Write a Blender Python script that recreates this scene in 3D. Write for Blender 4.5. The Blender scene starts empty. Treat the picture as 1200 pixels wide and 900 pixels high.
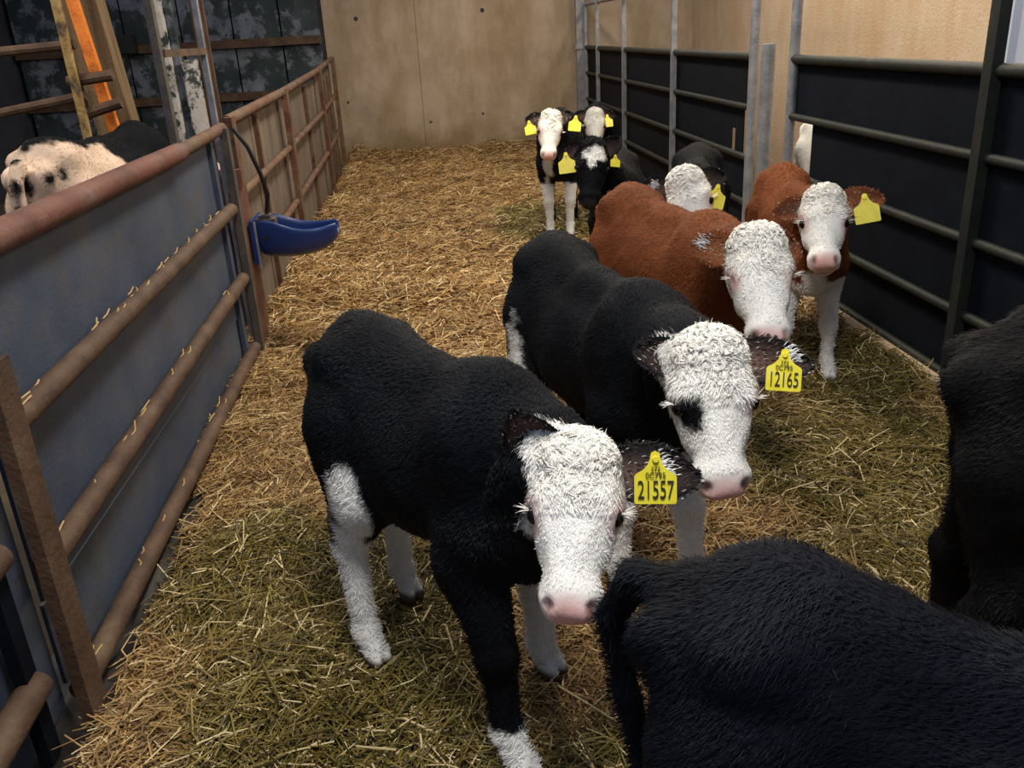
import bpy, bmesh, math, random
import numpy as np
from mathutils import Vector, Matrix

# ------------------------------------------------------------------ camera
F_PX = 1015.0
CAM_H = 1.5
def _n(v):
    v = np.array(v, float); return v / np.linalg.norm(v)
_Y = _n((-100, 405, -F_PX)); _Z = -_n((145, -2510, -F_PX)); _Z = _n(_Z - _Y*np.dot(_Z, _Y)); _X = np.cross(_Y, _Z)
CR = np.array([_X, _Y, _Z])
COL = bpy.context.scene.collection
cam_d = bpy.data.cameras.new('camera'); cam = bpy.data.objects.new('camera', cam_d); COL.objects.link(cam)
cam_d.sensor_width = 36; cam_d.sensor_fit = 'HORIZONTAL'; cam_d.lens = 36*F_PX/1200
cam_d.clip_start = .02
m4 = Matrix(CR.tolist()).to_4x4(); m4.translation = (0, 0, CAM_H); cam.matrix_world = m4
bpy.context.scene.camera = cam

# ------------------------------------------------------------------ world and lamps
world = bpy.data.worlds.new('dim_daylight'); bpy.context.scene.world = world; world.use_nodes = True
world.node_tree.nodes['Background'].inputs[0].default_value = (.62, .74, 1.0, 1)
world.node_tree.nodes['Background'].inputs[1].default_value = .16
def area(name, loc, size, power, col, rot=(0, 0, 0)):
    d = bpy.data.lights.new(name, 'AREA'); d.shape = 'RECTANGLE'; d.size, d.size_y = size
    d.energy = power; d.color = col
    o = bpy.data.objects.new(name, d); COL.objects.link(o); o.location = loc; o.rotation_euler = rot
    return o
area('shed_lamp', (.15, .9, 3.3), (.5, 1.0), 48, (1, .95, .87))
area('shed_lamp', (.5, 5.2, 3.6), (.5, 1.6), 72, (1, .88, .70))
area('shed_lamp', (.5, 9.6, 3.6), (.5, 1.6), 46, (1, .84, .64))
area('passage_lamp', (2.9, 6.5, 3.4), (.3, 6.0), 75, (1, .84, .62))
area('neighbour_lamp', (-3.2, 4.4, 3.4), (.5, 1.5), 38, (1, .88, .72))
vs = bpy.context.scene.view_settings
vs.view_transform = 'Standard'; vs.look = 'None'; vs.gamma = 1; vs.use_curve_mapping = False; vs.exposure = .92

# ------------------------------------------------------------------ helpers
rng = np.random.default_rng(7); random.seed(7)
def px(u, v, y):
    "point at depth y seen in the photograph at u, v"
    d = CR @ np.array([u-600, 450-v, -F_PX]); t = y/d[1]
    return np.array([0, 0, CAM_H]) + t*d

def new_mat(name):
    m = bpy.data.materials.new(name); m.use_nodes = True
    nt = m.node_tree; b = nt.nodes['Principled BSDF']; return m, nt, b
def ramp(nt, src, stops):
    r = nt.nodes.new('ShaderNodeValToRGB'); e = r.color_ramp.elements
    while len(e) < len(stops): e.new(.5)
    for k, (p, c) in enumerate(stops): e[k].position = p; e[k].color = (*c, 1)
    nt.links.new(src, r.inputs[0]); return r.outputs[0]
def noise(nt, scale, detail=4, stretch=(1, 1, 1), rough=.6, off=(0, 0, 0)):
    tc = nt.nodes.new('ShaderNodeTexCoord'); mp = nt.nodes.new('ShaderNodeMapping')
    mp.inputs['Scale'].default_value = stretch; mp.inputs['Location'].default_value = off
    n = nt.nodes.new('ShaderNodeTexNoise'); n.inputs['Scale'].default_value = scale
    n.inputs['Detail'].default_value = detail; n.inputs['Roughness'].default_value = rough
    nt.links.new(tc.outputs['Object'], mp.inputs[0]); nt.links.new(mp.outputs[0], n.inputs['Vector'])
    return n.outputs['Fac']
def bump(nt, b, src, dist, strength=1):
    bp = nt.nodes.new('ShaderNodeBump'); bp.inputs['Distance'].default_value = dist; bp.inputs['Strength'].default_value = strength
    nt.links.new(src, bp.inputs['Height']); nt.links.new(bp.outputs[0], b.inputs['Normal'])
def mix(nt, f, a, b):
    m = nt.nodes.new('ShaderNodeMix'); m.data_type = 'RGBA'
    nt.links.new(f, m.inputs[0]); nt.links.new(a, m.inputs[6]); nt.links.new(b, m.inputs[7]); return m.outputs[2]
def blotchy(name, stops, scale=4, rough=.7, metal=0, stretch=(1, 1, 1), bd=.004, stops2=None, scale2=14, mask=(.45, .6), off=(0, 0, 0), spec=.5):
    m, nt, b = new_mat(name)
    c = ramp(nt, noise(nt, scale, 6, stretch, off=off), stops)
    if stops2:
        c2 = ramp(nt, noise(nt, scale2*1.7, 5, stretch), stops2)
        f = ramp(nt, noise(nt, scale2, 6, stretch, .7, off=(3, 1, 5)), [(mask[0], (0, 0, 0)), (mask[1], (1, 1, 1))])
        c = mix(nt, f, c, c2)
    nt.links.new(c, b.inputs['Base Color']); b.inputs['Roughness'].default_value = rough; b.inputs['Metallic'].default_value = metal
    b.inputs['Specular IOR Level'].default_value = spec
    bump(nt, b, noise(nt, 60, 5), bd)
    return m
def attr_mat(name, rough=.7, sheen=0, bumpd=0, spec=.3, sub=0):
    m, nt, b = new_mat(name)
    a = nt.nodes.new('ShaderNodeAttribute'); a.attribute_name = 'coat'
    nt.links.new(a.outputs['Color'], b.inputs['Base Color']); b.inputs['Roughness'].default_value = rough
    b.inputs['Sheen Weight'].default_value = sheen; b.inputs['Specular IOR Level'].default_value = spec
    if bumpd: bump(nt, b, noise(nt, 160, 4, (1, 1, .45)), bumpd)
    return m
def plain(name, col, rough=.5, metal=0):
    m, nt, b = new_mat(name); b.inputs['Base Color'].default_value = (*col, 1)
    b.inputs['Roughness'].default_value = rough; b.inputs['Metallic'].default_value = metal; return m

RUST = blotchy('rusty_steel', [(.3, (.05, .020, .012)), (.5, (.12, .046, .025)), (.7, (.12, .075, .045))], 9, .75, .1, stops2=[(.3, (.09, .065, .04)), (.8, (.19, .13, .07))], scale2=7)
RUST_PIPE = blotchy('red_rust_pipe', [(.3, (.07, .022, .014)), (.5, (.15, .05, .032)), (.75, (.19, .085, .055))], 5, .7, .1, stops2=[(.3, (.10, .09, .09)), (.8, (.2, .16, .13))], scale2=3, mask=(.55, .7))
RUST_RAIL = blotchy('worn_brown_rail', [(.3, (.045, .022, .013)), (.55, (.095, .052, .03)), (.75, (.13, .09, .05))], 8, .72, .1)
GALV = blotchy('dull_galvanised_steel', [(.3, (.17, .18, .20)), (.6, (.30, .31, .34)), (.8, (.36, .34, .32))], 12, .5, .4, bd=.002)
GALV_DIRTY = blotchy('dirty_galvanised_steel', [(.3, (.05, .047, .045)), (.55, (.11, .095, .08)), (.8, (.17, .14, .10))], 8, .6, .3)
SHEET_BLUE = blotchy('scuffed_blue_grey_sheet', [(.25, (.032, .046, .085)), (.5, (.058, .078, .122)), (.75, (.09, .105, .14))], 2.2, .62, .15, stretch=(1, 1, 1.4), bd=.002, stops2=[(.3, (.05, .055, .05)), (.8, (.13, .12, .10))], scale2=5, mask=(.5, .75))
BLACK_STEEL = blotchy('dark_blue_black_steel', [(.3, (.002, .003, .007)), (.55, (.0035, .006, .011)), (.8, (.006, .007, .008))], 5, .8, .0, spec=.12, bd=.002)
MOSS_STEEL = blotchy('mossy_dark_rail', [(.3, (.006, .009, .012)), (.55, (.014, .018, .013)), (.8, (.035, .032, .018))], 9, .6, .2, bd=.002)
BOARD = blotchy('stained_tan_board', [(.3, (.08, .06, .045)), (.55, (.15, .12, .09)), (.8, (.23, .19, .14))], 3, .8, stretch=(1, 1, .3), stops2=[(.3, (.12, .05, .03)), (.8, (.2, .10, .05))], scale2=7, mask=(.55, .72))
TIMBER = blotchy('weathered_timber', [(.3, (.07, .045, .022)), (.5, (.17, .11, .055)), (.75, (.27, .19, .11))], 16, .85, stretch=(1, 1, .06))
ORANGE = blotchy('orange_painted_metal', [(.3, (.35, .07, .01)), (.5, (.80, .22, .025)), (.75, (.95, .33, .05))], 7, .5, stops2=[(.2, (.10, .03, .015)), (.8, (.25, .08, .02))], scale2=9, mask=(.66, .74))
YELLOW_RUST = blotchy('flaking_ochre_paint', [(.35, (.05, .035, .025)), (.5, (.30, .19, .06)), (.7, (.42, .33, .16))], 14, .7)
PEEL = blotchy('peeling_green_paint', [(.3, (.008, .014, .018)), (.5, (.018, .032, .034)), (.75, (.045, .06, .075))], 3, .7, stops2=[(.3, (.08, .095, .12)), (.7, (.19, .21, .26))], scale2=3.2, mask=(.50, .56))
PEEL_WHITE = blotchy('flaking_whitewash', [(.3, (.42, .38, .32)), (.5, (.62, .60, .58)), (.8, (.5, .42, .28))], 5, .8, stops2=[(.3, (.02, .04, .035)), (.8, (.07, .08, .07))], scale2=7, mask=(.52, .58))
CONCRETE_B = None
def concrete(name, lo, mid, hi, stain, zs):
    m, nt, b = new_mat(name)
    c = ramp(nt, noise(nt, 1.3, 7, rough=.65), [(.3, lo), (.5, mid), (.72, hi)])
    f = ramp(nt, noise(nt, 2.1, 6, (1, 1, .35), .7, off=(4, 2, 9)), [(.42, (0, 0, 0)), (.68, (.85, .85, .85))])
    st = nt.nodes.new('ShaderNodeRGB'); st.outputs[0].default_value = (*stain, 1)
    c = mix(nt, f, c, st.outputs[0])
    # muck splashed on the lowest half metre
    tc = nt.nodes.new('ShaderNodeTexCoord'); sp = nt.nodes.new('ShaderNodeSeparateXYZ'); nt.links.new(tc.outputs['Object'], sp.inputs[0])
    ad = nt.nodes.new('ShaderNodeMath'); ad.operation = 'MULTIPLY_ADD'; nt.links.new(noise(nt, 3, 5), ad.inputs[0]); ad.inputs[1].default_value = .9; nt.links.new(sp.outputs[2], ad.inputs[2])
    g = ramp(nt, ad.outputs[0], [(zs, (.8, .8, .8)), (min(1, zs+.35), (0, 0, 0))])
    s2 = nt.nodes.new('ShaderNodeRGB'); s2.outputs[0].default_value = (stain[0]*.75, stain[1]*.72, stain[2]*.55, 1)
    c = mix(nt, g, c, s2.outputs[0])
    nt.links.new(c, b.inputs['Base Color']); b.inputs['Roughness'].default_value = .85
    bump(nt, b, noise(nt, 40, 6), .006); return m
WALL_B = concrete('back_wall_concrete', (.29, .225, .165), (.40, .315, .235), (.47, .385, .31), (.24, .17, .085), .55)
WALL_R = concrete('passage_wall_render', (.43, .32, .225), (.50, .39, .28), (.57, .46, .35), (.44, .29, .16), .2)
DARKWALL = blotchy('grimy_dark_wall', [(.3, (.012, .014, .024)), (.6, (.03, .034, .05)), (.8, (.05, .05, .055))], 2, .85)
FLOOR_C = blotchy('mucky_concrete_floor', [(.3, (.05, .035, .02)), (.6, (.10, .075, .04)), (.8, (.15, .11, .06))], 5, .9)
BLUE_PL = plain('blue_enamel', (.012, .035, .16), .32)
BLACK_RUB = plain('black_rubber', (.012, .012, .014), .5)
COAT = attr_mat('calf_coat', .8, 0, .0012, .12)
HAIR = attr_mat('calf_hair', .65, 0, 0, .16)
STRAW_M = attr_mat('straw', .55, 0, 0, .4)
EYE_M = plain('wet_dark_eye', (.006, .004, .004), .08)
INK = plain('black_ink', (.02, .02, .01), .6)
TAGY = blotchy('yellow_tag_plastic', [(.3, (.74, .62, .02)), (.6, (.86, .76, .05)), (.8, (.88, .80, .16))], 30, .45, bd=.0005)

def link(name, me, parent=None, mat=None):
    o = bpy.data.objects.new(name, me); COL.objects.link(o)
    if mat: me.materials.append(mat)
    if parent: o.parent = parent
    return o
def tag(o, label=None, cat=None, group=None, kind=None):
    if label: o['label'] = label
    if cat: o['category'] = cat
    if group: o['group'] = group
    if kind: o['kind'] = kind
    return o
def empty(name, loc, rz=0, **k):
    o = bpy.data.objects.new(name, None); COL.objects.link(o); o.location = loc; o.rotation_euler = (0, 0, rz)
    o.empty_display_size = .1
    return tag(o, **k)
class MB:
    "collects solid pieces into one mesh; coordinates are world, made relative to the parent at build time"
    def __init__(s): s.bm = bmesh.new()
    def box(s, lo, hi, bev=0):
        lo, hi = Vector(lo), Vector(hi); c = (lo+hi)/2; d = hi-lo
        r = bmesh.ops.create_cube(s.bm, size=1, matrix=Matrix.Translation(c) @ Matrix.Diagonal((*d, 1)))
        if bev:
            es = list({e for v in r['verts'] for e in v.link_edges})
            bmesh.ops.bevel(s.bm, geom=es, offset=bev, segments=2, affect='EDGES')
        return s
    def bar(s, a, b, w, d, side=(1, 0, 0)):
        "rectangular bar from a to b, w wide along side, d the other way"
        a, b = Vector(a), Vector(b); z = (b-a).normalized(); x = Vector(side); x = (x - z*x.dot(z)).normalized(); y = z.cross(x)
        m = Matrix((x, y, z)).transposed().to_4x4(); m.translation = (a+b)/2
        bmesh.ops.create_cube(s.bm, size=1, matrix=m @ Matrix.Diagonal((w, d, (b-a).length, 1))); return s
    def tube(s, a, b, r, n=14, r2=None):
        a, b = Vector(a), Vector(b); q = Vector((0, 0, 1)).rotation_difference(b-a)
        m = q.to_matrix().to_4x4(); m.translation = (a+b)/2
        bmesh.ops.create_cone(s.bm, cap_ends=True, segments=n, radius1=r, radius2=r if r2 is None else r2, depth=(b-a).length, matrix=m); return s
    def path(s, pts, r, n=8):
        pts = [Vector(p) for p in pts]; rings = []
        for i, p in enumerate(pts):
            t = (pts[min(i+1, len(pts)-1)]-pts[max(i-1, 0)]).normalized()
            x = t.cross(Vector((.3, .2, 1))).normalized(); y = t.cross(x)
            rings.append([s.bm.verts.new(p + r*(math.cos(2*math.pi*k/n)*x + math.sin(2*math.pi*k/n)*y)) for k in range(n)])
        for a, b in zip(rings, rings[1:]):
            for k in range(n): s.bm.faces.new((a[k], a[(k+1) % n], b[(k+1) % n], b[k]))
        s.bm.faces.new(rings[0][::-1]); s.bm.faces.new(rings[-1]); return s
    def build(s, name, mat, parent=None, smooth=True):
        if parent:
            mi = (Matrix.Translation(parent.location) @ Matrix.Rotation(parent.rotation_euler[2], 4, 'Z')).inverted()
            if parent.parent: mi = Matrix.Translation(-(parent.location+parent.parent.location))
            bmesh.ops.transform(s.bm, matrix=mi, verts=s.bm.verts)
        bmesh.ops.recalc_face_normals(s.bm, faces=s.bm.faces)
        me = bpy.data.meshes.new(name); s.bm.to_mesh(me); s.bm.free()
        if smooth:
            me.polygons.foreach_set('use_smooth', [True]*len(me.polygons))
            try: me.set_sharp_from_angle(angle=.6)
            except Exception: pass
        return link(name, me, parent, mat)

def fast_mesh(name, V, Q, colors=None, smooth=True):
    "V (n,3); Q (m,3) or (m,4)"
    me = bpy.data.meshes.new(name); n, m, k = len(V), len(Q), Q.shape[1]
    me.vertices.add(n); me.vertices.foreach_set('co', np.ascontiguousarray(V, dtype=np.float32).ravel())
    me.loops.add(m*k); me.loops.foreach_set('vertex_index', np.ascontiguousarray(Q, dtype=np.int32).ravel())
    me.polygons.add(m); me.polygons.foreach_set('loop_start', np.arange(0, m*k, k, dtype=np.int32))
    me.polygons.foreach_set('use_smooth', np.full(m, smooth))
    me.update(calc_edges=True)
    if colors is not None:
        a = me.color_attributes.new('coat', 'FLOAT_COLOR', 'POINT')
        a.data.foreach_set('color', np.hstack([colors, np.ones((n, 1))]).astype(np.float32).ravel())
    return me

def wob(P, f, seed):
    "smooth pseudo noise in about -1..1"
    r = np.random.default_rng(seed); out = np.zeros(len(P))
    for k in range(7):
        d = r.normal(size=3); d /= np.linalg.norm(d)
        out += np.sin(P @ d * f * r.uniform(.6, 1.9) + r.uniform(0, 6.28) + 1.3*np.sin(P @ r.normal(size=3) * f*.5))
    return out/4.

# ------------------------------------------------------------------ the setting
GX_L, GX_R, Y_BACK = -1.02, 2.08, 12.4
s = MB().box((-5.2, -.5, -.12), (3.6, Y_BACK+.2, -.06)).build('floor', FLOOR_C, smooth=False); tag(s, kind='structure', label='mucky concrete floor under the straw')
wb = empty('wall_back', (0, Y_BACK, 0), kind='structure', label='stained tan concrete end wall of the pen')
MB().box((-1.33, Y_BACK+.02, -.06), (3.6, Y_BACK+.22, 3.2)).build('backing', WALL_B, wb, False)
for (x0, x1) in ((-1.33, -.134), (-.128, 3.6)):
    MB().box((x0, Y_BACK, -.06), (x1, Y_BACK+.2, 3.2), .006).build('panel', WALL_B, wb, False)
for (u, v) in ((417, 22), (565, 12), (505, 143), (439, 183), (576, 172), (566, 133), (408, 120)):
    p = px(u, v, Y_BACK); MB().tube((p[0], Y_BACK-.004, p[2]), (p[0], Y_BACK+.01, p[2]), .028 if v < 100 or v > 150 else .016, 12).build('tie_hole', DARKWALL, wb)
s = MB().box((3.6, 1.5, -.06), (3.8, Y_BACK+.2, 3.2)).build('wall_right', WALL_R, smooth=False); tag(s, kind='structure', label='bright rendered wall beyond the passage')
s = MB().box((-5.2, 12.35, -.06), (-1.34, 12.6, 3.2)).build('wall_left_end', DARKWALL, smooth=False); tag(s, kind='structure', label='dark wall at the end of the neighbouring pen')
s = MB().box((-5.4, 0, -.06), (-5.2, 12.4, 3.2)).build('wall_left', DARKWALL, smooth=False); tag(s, kind='structure', label='dark outer wall of the neighbouring pen')
s = MB().box((1.99, 1.2, -.06), (2.17, 12.4, .05), .01).build('trim_1', WALL_R, smooth=False); tag(s, kind='structure', label='low tan concrete kerb under the right gates')
# pale steel column standing by the passage wall
c = MB().box((3.42, 4.95, -.06), (3.54, 5.03, 3.0)).box((3.42, 5.21, -.06), (3.54, 5.29, 3.0)).box((3.47, 5.03, -.06), (3.49, 5.21, 3.0)).build('steel_column', plain('pale_blue_grey_paint', (.42, .47, .58), .5))
tag(c, 'pale blue-grey steel column against the bright passage wall', 'column')

# ------------------------------------------------------------------ straw
def straw_z(x, y):
    P = np.stack([x, y, np.zeros_like(x)], 1)
    z = .024*wob(P, 5.5, 3) + .022*wob(P, 14, 4)
    z += .07*np.exp(-((x+1.0)/.16)**2)*np.clip((y-2.6)/1.2, 0, 1) + .04*np.exp(-((x-2.0)/.1)**2)      # piled up along the fences
    z += .12*np.exp(-((y-12.4)/.5)**2)
    return z - .008
nx, ny = 110, 330
gx, gy = np.meshgrid(np.linspace(-1.18, 2.02, nx), np.linspace(.3, 12.37, ny))
X, Y = gx.ravel(), gy.ravel(); Zs = straw_z(X, Y) - .012
P3 = np.stack([X, Y, Zs], 1)
DAMP_AND_SHADE = [(-.6, 2.35, .45, .36), (-.32, 1.72, .46, .55), (1.6, 2.4, .5, 1.0), (1.1, 2.85, .45, .35), (.9, 7.3, .5, .9), (1.8, 3.5, .3, .5), (.4, 1.3, .3, .25)]  # trodden damp straw, plus a shadow painted into the colour at the left
def damp_and_shade(x, y):
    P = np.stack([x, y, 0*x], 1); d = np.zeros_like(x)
    for (cx, cy, rx, ry) in DAMP_AND_SHADE:
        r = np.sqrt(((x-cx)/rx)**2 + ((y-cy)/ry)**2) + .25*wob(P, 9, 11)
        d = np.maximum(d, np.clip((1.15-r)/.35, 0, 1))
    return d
dd = damp_and_shade(X, Y)[:, None]
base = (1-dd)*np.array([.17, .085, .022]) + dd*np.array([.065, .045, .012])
base *= (1 + .25*wob(P3, 40, 5))[:, None]; base = np.where(((X < -.86) & (Y < 3.0))[:, None], np.array([.016, .012, .008]), base)  # strip along the left gate foot painted dark as its shadow
idx = np.arange(nx*ny).reshape(ny, nx)
Q = np.stack([idx[:-1, :-1].ravel(), idx[:-1, 1:].ravel(), idx[1:, 1:].ravel(), idx[1:, :-1].ravel()], 1)
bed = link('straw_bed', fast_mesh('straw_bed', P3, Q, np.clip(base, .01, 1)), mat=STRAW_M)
tag(bed, 'trodden golden straw bedding covering the whole pen floor', 'straw', kind='stuff')
def straw_strands(N, y0, y1, L0, L1, W, pw, seed):
    r = np.random.default_rng(seed)
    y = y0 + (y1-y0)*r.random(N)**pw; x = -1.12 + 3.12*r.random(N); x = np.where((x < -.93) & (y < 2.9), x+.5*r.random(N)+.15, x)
    # combed into loose swirls so neighbours lie roughly alike
    Pn = np.stack([x, y, 0*x], 1)
    ang = 2.4*wob(Pn, 5.5, 21) + r.normal(0, 1.15, N)
    L = L0 + (L1-L0)*r.random(N)**2
    pitch = np.abs(r.normal(0, .26, N)) + .02
    d = np.stack([np.cos(ang)*np.cos(pitch), np.sin(ang)*np.cos(pitch), np.sin(pitch)], 1)
    perp = np.stack([-np.sin(ang), np.cos(ang), r.normal(0, .6, N)], 1); perp /= np.linalg.norm(perp, axis=1)[:, None]
    z = straw_z(x, y) + r.random(N)*.022 - .006
    c = np.stack([x, y, z], 1); w = (W*r.uniform(.6, 1.3, N))[:, None]
    bend = np.stack([r.normal(0, .26, N), r.normal(0, .26, N), r.uniform(-.1, .3, N)], 1)*L[:, None]
    a0 = c - d*L[:, None]/2; a2 = c + d*L[:, None]/2; a1 = c + bend*.6
    for q in (a0, a2): q[:, 0] = np.clip(q[:, 0], -1.14, 2.04)
    for q in (a0, a2): q[:, 2] = np.maximum(q[:, 2], straw_z(q[:, 0], q[:, 1])-.01)
    up = np.cross(d, perp)*w*.45
    V = np.stack([a0-perp*w/2, a0+up, a0+perp*w/2, a1-perp*w/2, a1+up, a1+perp*w/2, a2-perp*w/2, a2+up, a2+perp*w/2], 1).reshape(-1, 3)
    k = np.arange(N)[:, None]*9
    Q = np.concatenate([k+np.array([[0, 1, 4, 3]]), k+np.array([[1, 2, 5, 4]]), k+np.array([[3, 4, 7, 6]]), k+np.array([[4, 5, 8, 7]])], 0)
    dm = damp_and_shade(x, y)[:, None]; t = r.random(N)[:, None]
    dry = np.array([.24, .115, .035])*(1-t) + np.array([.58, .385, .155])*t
    olive = np.array([.075, .056, .010])*(1-t) + np.array([.26, .20, .040])*t
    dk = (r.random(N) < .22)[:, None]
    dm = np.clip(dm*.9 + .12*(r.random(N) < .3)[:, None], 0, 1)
    colr = dry*(1-dm) + olive*dm; colr = np.where(dk, colr*.4, colr)
    pale = (r.random(N) < .09)[:, None]; colr = np.where(pale, np.array([.75, .60, .33]), colr)
    far = np.clip((y-5)/5, 0, 1)[:, None]; colr = colr*(1-far*.1)
    return V, Q, np.repeat(colr, 9, 0)
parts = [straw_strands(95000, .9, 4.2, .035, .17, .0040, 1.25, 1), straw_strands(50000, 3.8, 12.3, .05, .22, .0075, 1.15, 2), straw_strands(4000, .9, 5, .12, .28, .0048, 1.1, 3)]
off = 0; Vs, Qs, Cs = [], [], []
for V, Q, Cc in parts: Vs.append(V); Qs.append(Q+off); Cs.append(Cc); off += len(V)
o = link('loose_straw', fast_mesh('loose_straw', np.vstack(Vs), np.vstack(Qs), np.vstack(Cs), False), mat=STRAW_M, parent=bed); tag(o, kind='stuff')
# wisps of straw caught on the rails and against the left gate
# ------------------------------------------------------------------ left side
g = empty('gate', (GX_L, 1.85, 0), label='blue-grey sheeted steel gate with rusty tubular rails, left foreground', cat='gate')
MB().box((-1.05, 1.86, .28), (-1.04, 4.33, 1.13)).build('sheet', SHEET_BLUE, g)
MB().box((-1.056, 1.86, .03), (-1.046, 4.33, .268)).build('sheet', SHEET_BLUE, g)
r = MB().tube((-1.01, 1.86, 1.135), (-1.01, 3.62, 1.135), .037, 18).build('top_rail', RUST_PIPE, g)
MB().tube((-1.01, 3.58, 1.135), (-1.01, 4.4, 1.155), .027).build('top_rail', RUST, g)
for z0, z1 in ((.745, .79), (.39, .45), (.03, .09)):
    MB().tube((-1.0, 1.83, z0), (-1.0, 4.27, z1), .031, 16).build('rail', RUST_RAIL, g)
MB().bar((-.985, 4.33, -.02), (-.985, 4.33, 1.16), .035, .055).build('end_stile', GALV_DIRTY, g)
MB().bar((-1.03, 4.20, .0), (-1.03, 4.20, 1.12), .02, .05).build('inner_stile', SHEET_BLUE, g)
MB().bar((-.965, 1.80, -.03), (-.965, 1.80, .92), .03, .085).build('hinge_stile', RUST_RAIL, g)
wsp = MB()
for k in range(46):
    rl = random.choice(((.745, .79), (.745, .79), (.39, .45), (.03, .09))); y = 1.9 + 2.2*random.random()**1.6
    z = rl[0] + (rl[1]-rl[0])*(y-1.83)/2.44 + .028; L = .025+.05*random.random(); a = random.uniform(-.7, .7)
    x = -1.012+random.uniform(-.012, .022); wsp.path([(x, y-L/2, z-.002), (x+.004, y, z+.003), (x+random.uniform(-.01, .01), y+L/2*math.cos(a), z+abs(L/2*math.sin(a)))], .0022, 4)
o = wsp.build('caught_straw', plain('dry_straw', (.55, .38, .16), .6), g); tag(o, kind='stuff')
g = empty('gate', (GX_L, 1.7, 0), label='dark gate end cut by the lower left corner of the picture', cat='gate')
MB().box((-1.07, .5, -.03), (-1.06, 1.85, .93)).build('sheet', SHEET_BLUE, g)
for z in (.50, .16): MB().tube((-1.01, .5, z), (-1.01, 1.68, z+.02), .036, 16).build('rail', RUST_RAIL, g)
MB().bar((-1.02, 1.66, -.02), (-1.02, 1.66, .95), .03, .05).build('end_stile', BLACK_STEEL, g)
# two steel posts tied by a short bar between the two left gates
g = empty('post_frame', (-1.06, 4.2, 0), label='pair of grey steel uprights joined by a short crossbar above the left gate', cat='post')
MB().bar((-1.076, 3.83, -.03), (-1.076, 3.83, 3.1), .03, .045).build('upright', GALV_DIRTY, g)
MB().bar((-1.070, 4.56, -.03), (-1.070, 4.56, 3.1), .025, .035).build('upright', GALV, g)
MB().bar((-1.076, 3.85, 1.50), (-1.076, 4.55, 1.50), .03, .045, (0, 0, 1)).build('crossbar', RUST_RAIL, g)
# rusty boarded fence running on to the end wall
posts = [(4.62, -1.03, 1.17), (6.65, -1.06, 1.20), (9.4, -1.12, 1.26), (11.6, -1.2, 1.33)]
g = empty('fence', (-1.1, 8, 0), label='rusty tubular fence with stained tan boards running to the end wall', cat='fence')
for (y0, x0, z0), (y1, x1, z1) in zip(posts, posts[1:]):
    MB().tube((x0, y0, z0), (x1, y1, z1), .028).build('top_rail', RUST, g)
    for f in (.68, .36):
        MB().tube((x0, y0, z0*f), (x1, y1, z1*f), .024).build('rail', RUST, g)
    n = int((y1-y0)/.28)
    for k in range(n):
        ya, yb = y0+(y1-y0)*k/n+.006, y0+(y1-y0)*(k+1)/n-.006; xx = x0+(x1-x0)*(k+.5)/n-.045-random.random()*.008
        MB().box((xx-.018, ya, -.03), (xx, yb, z0-.03), .002).build('board', BOARD, g, False)
for (y, x, z) in posts:
    MB().bar((x+.015, y, -.03), (x+.015, y, z+.02), .04, .10 if y < 11 else .13).build('post', RUST, g)
for y in (5.6, 8.3, 10.6): MB().bar((-1.06-(y-4.6)*.018, y, -.03), (-1.06-(y-4.6)*.018, y, 1.16), .03, .05).build('brace', RUST, g)

# blue drinking bowl on its own rusty post and a black hose down to it
g = empty('water_bowl', (-.9, 4.6, .6), label='blue enamel livestock drinking bowl on the left fence', cat='drinker')
bm = bmesh.new(); rings = []
for k, (t, w, zt, zb) in enumerate([(0, .10, .215, 0), (.10, .115, .205, -.012), (.2, .118, .15, -.015), (.3, .115, .145, .0), (.38, .09, .155, .035), (.425, .05, .165, .09)]):
    ring = []
    for j in range(15):
        a = math.pi*j/14; ring.append(bm.verts.new((t, math.cos(a)*w, zt - (zt-zb)*(math.sin(a)**.6))))
    rings.append(ring)
inn = []
for k, (t, w, zt, zb) in enumerate([(.012, .088, .21, .05), (.10, .10, .20, .03), (.2, .104, .146, .02), (.3, .10, .141, .03), (.37, .076, .15, .06), (.405, .038, .16, .11)]):
    inn.append([bm.verts.new((t, math.cos(math.pi*j/14)*w, zt - (zt-zb)*(math.sin(math.pi*j/14)**.6))) for j in range(15)])
for rs in (rings, inn):
    for a, b in zip(rs, rs[1:]):
        for j in range(14): bm.faces.new((a[j], a[j+1], b[j+1], b[j]))
for k in range(5):
    for j in (0, 14): bm.faces.new((rings[k][j], rings[k+1][j], inn[k+1][j], inn[k][j]))
for k in (0, 5):
    for j in range(14): bm.faces.new((rings[k][j], rings[k][j+1], inn[k][j+1], inn[k][j]))
bmesh.ops.recalc_face_normals(bm, faces=bm.faces); bmesh.ops.translate(bm, verts=bm.verts, vec=(-.06, 0, -.115))
me = bpy.data.meshes.new('bowl'); bm.to_mesh(me); bm.free(); me.polygons.foreach_set('use_smooth', [True]*len(me.polygons))
o = link('bowl', me, g, BLUE_PL); md = o.modifiers.new('s', 'SUBSURF'); md.levels = md.render_levels = 1
MB().box((-.975, 4.47, .47), (-.955, 4.73, .69), .004).build('back_plate', BLUE_PL, g)
MB().tube((-.955, 4.50, .44), (-.955, 4.50, .68), .009, 8).build('pipe', GALV, g)
MB().tube((-.90, 4.485, .60), (-.90, 4.505, .60), .011, 10).build('bolt', BLACK_RUB, g)
MB().box((-.96, 4.54, .62), (-.86, 4.66, .70), .02).build('valve_cover', GALV_DIRTY, g)
hp = [px(267, 150, 4.46)+[.02, 0, 0], px(285, 172, 4.47)+[.02, 0, 0], px(300, 203, 4.5)+[.02, 0, 0], px(309, 228, 4.55)+[.02, 0, 0], (-.90, 4.6, .72), (-.90, 4.6, .69)]
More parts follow.
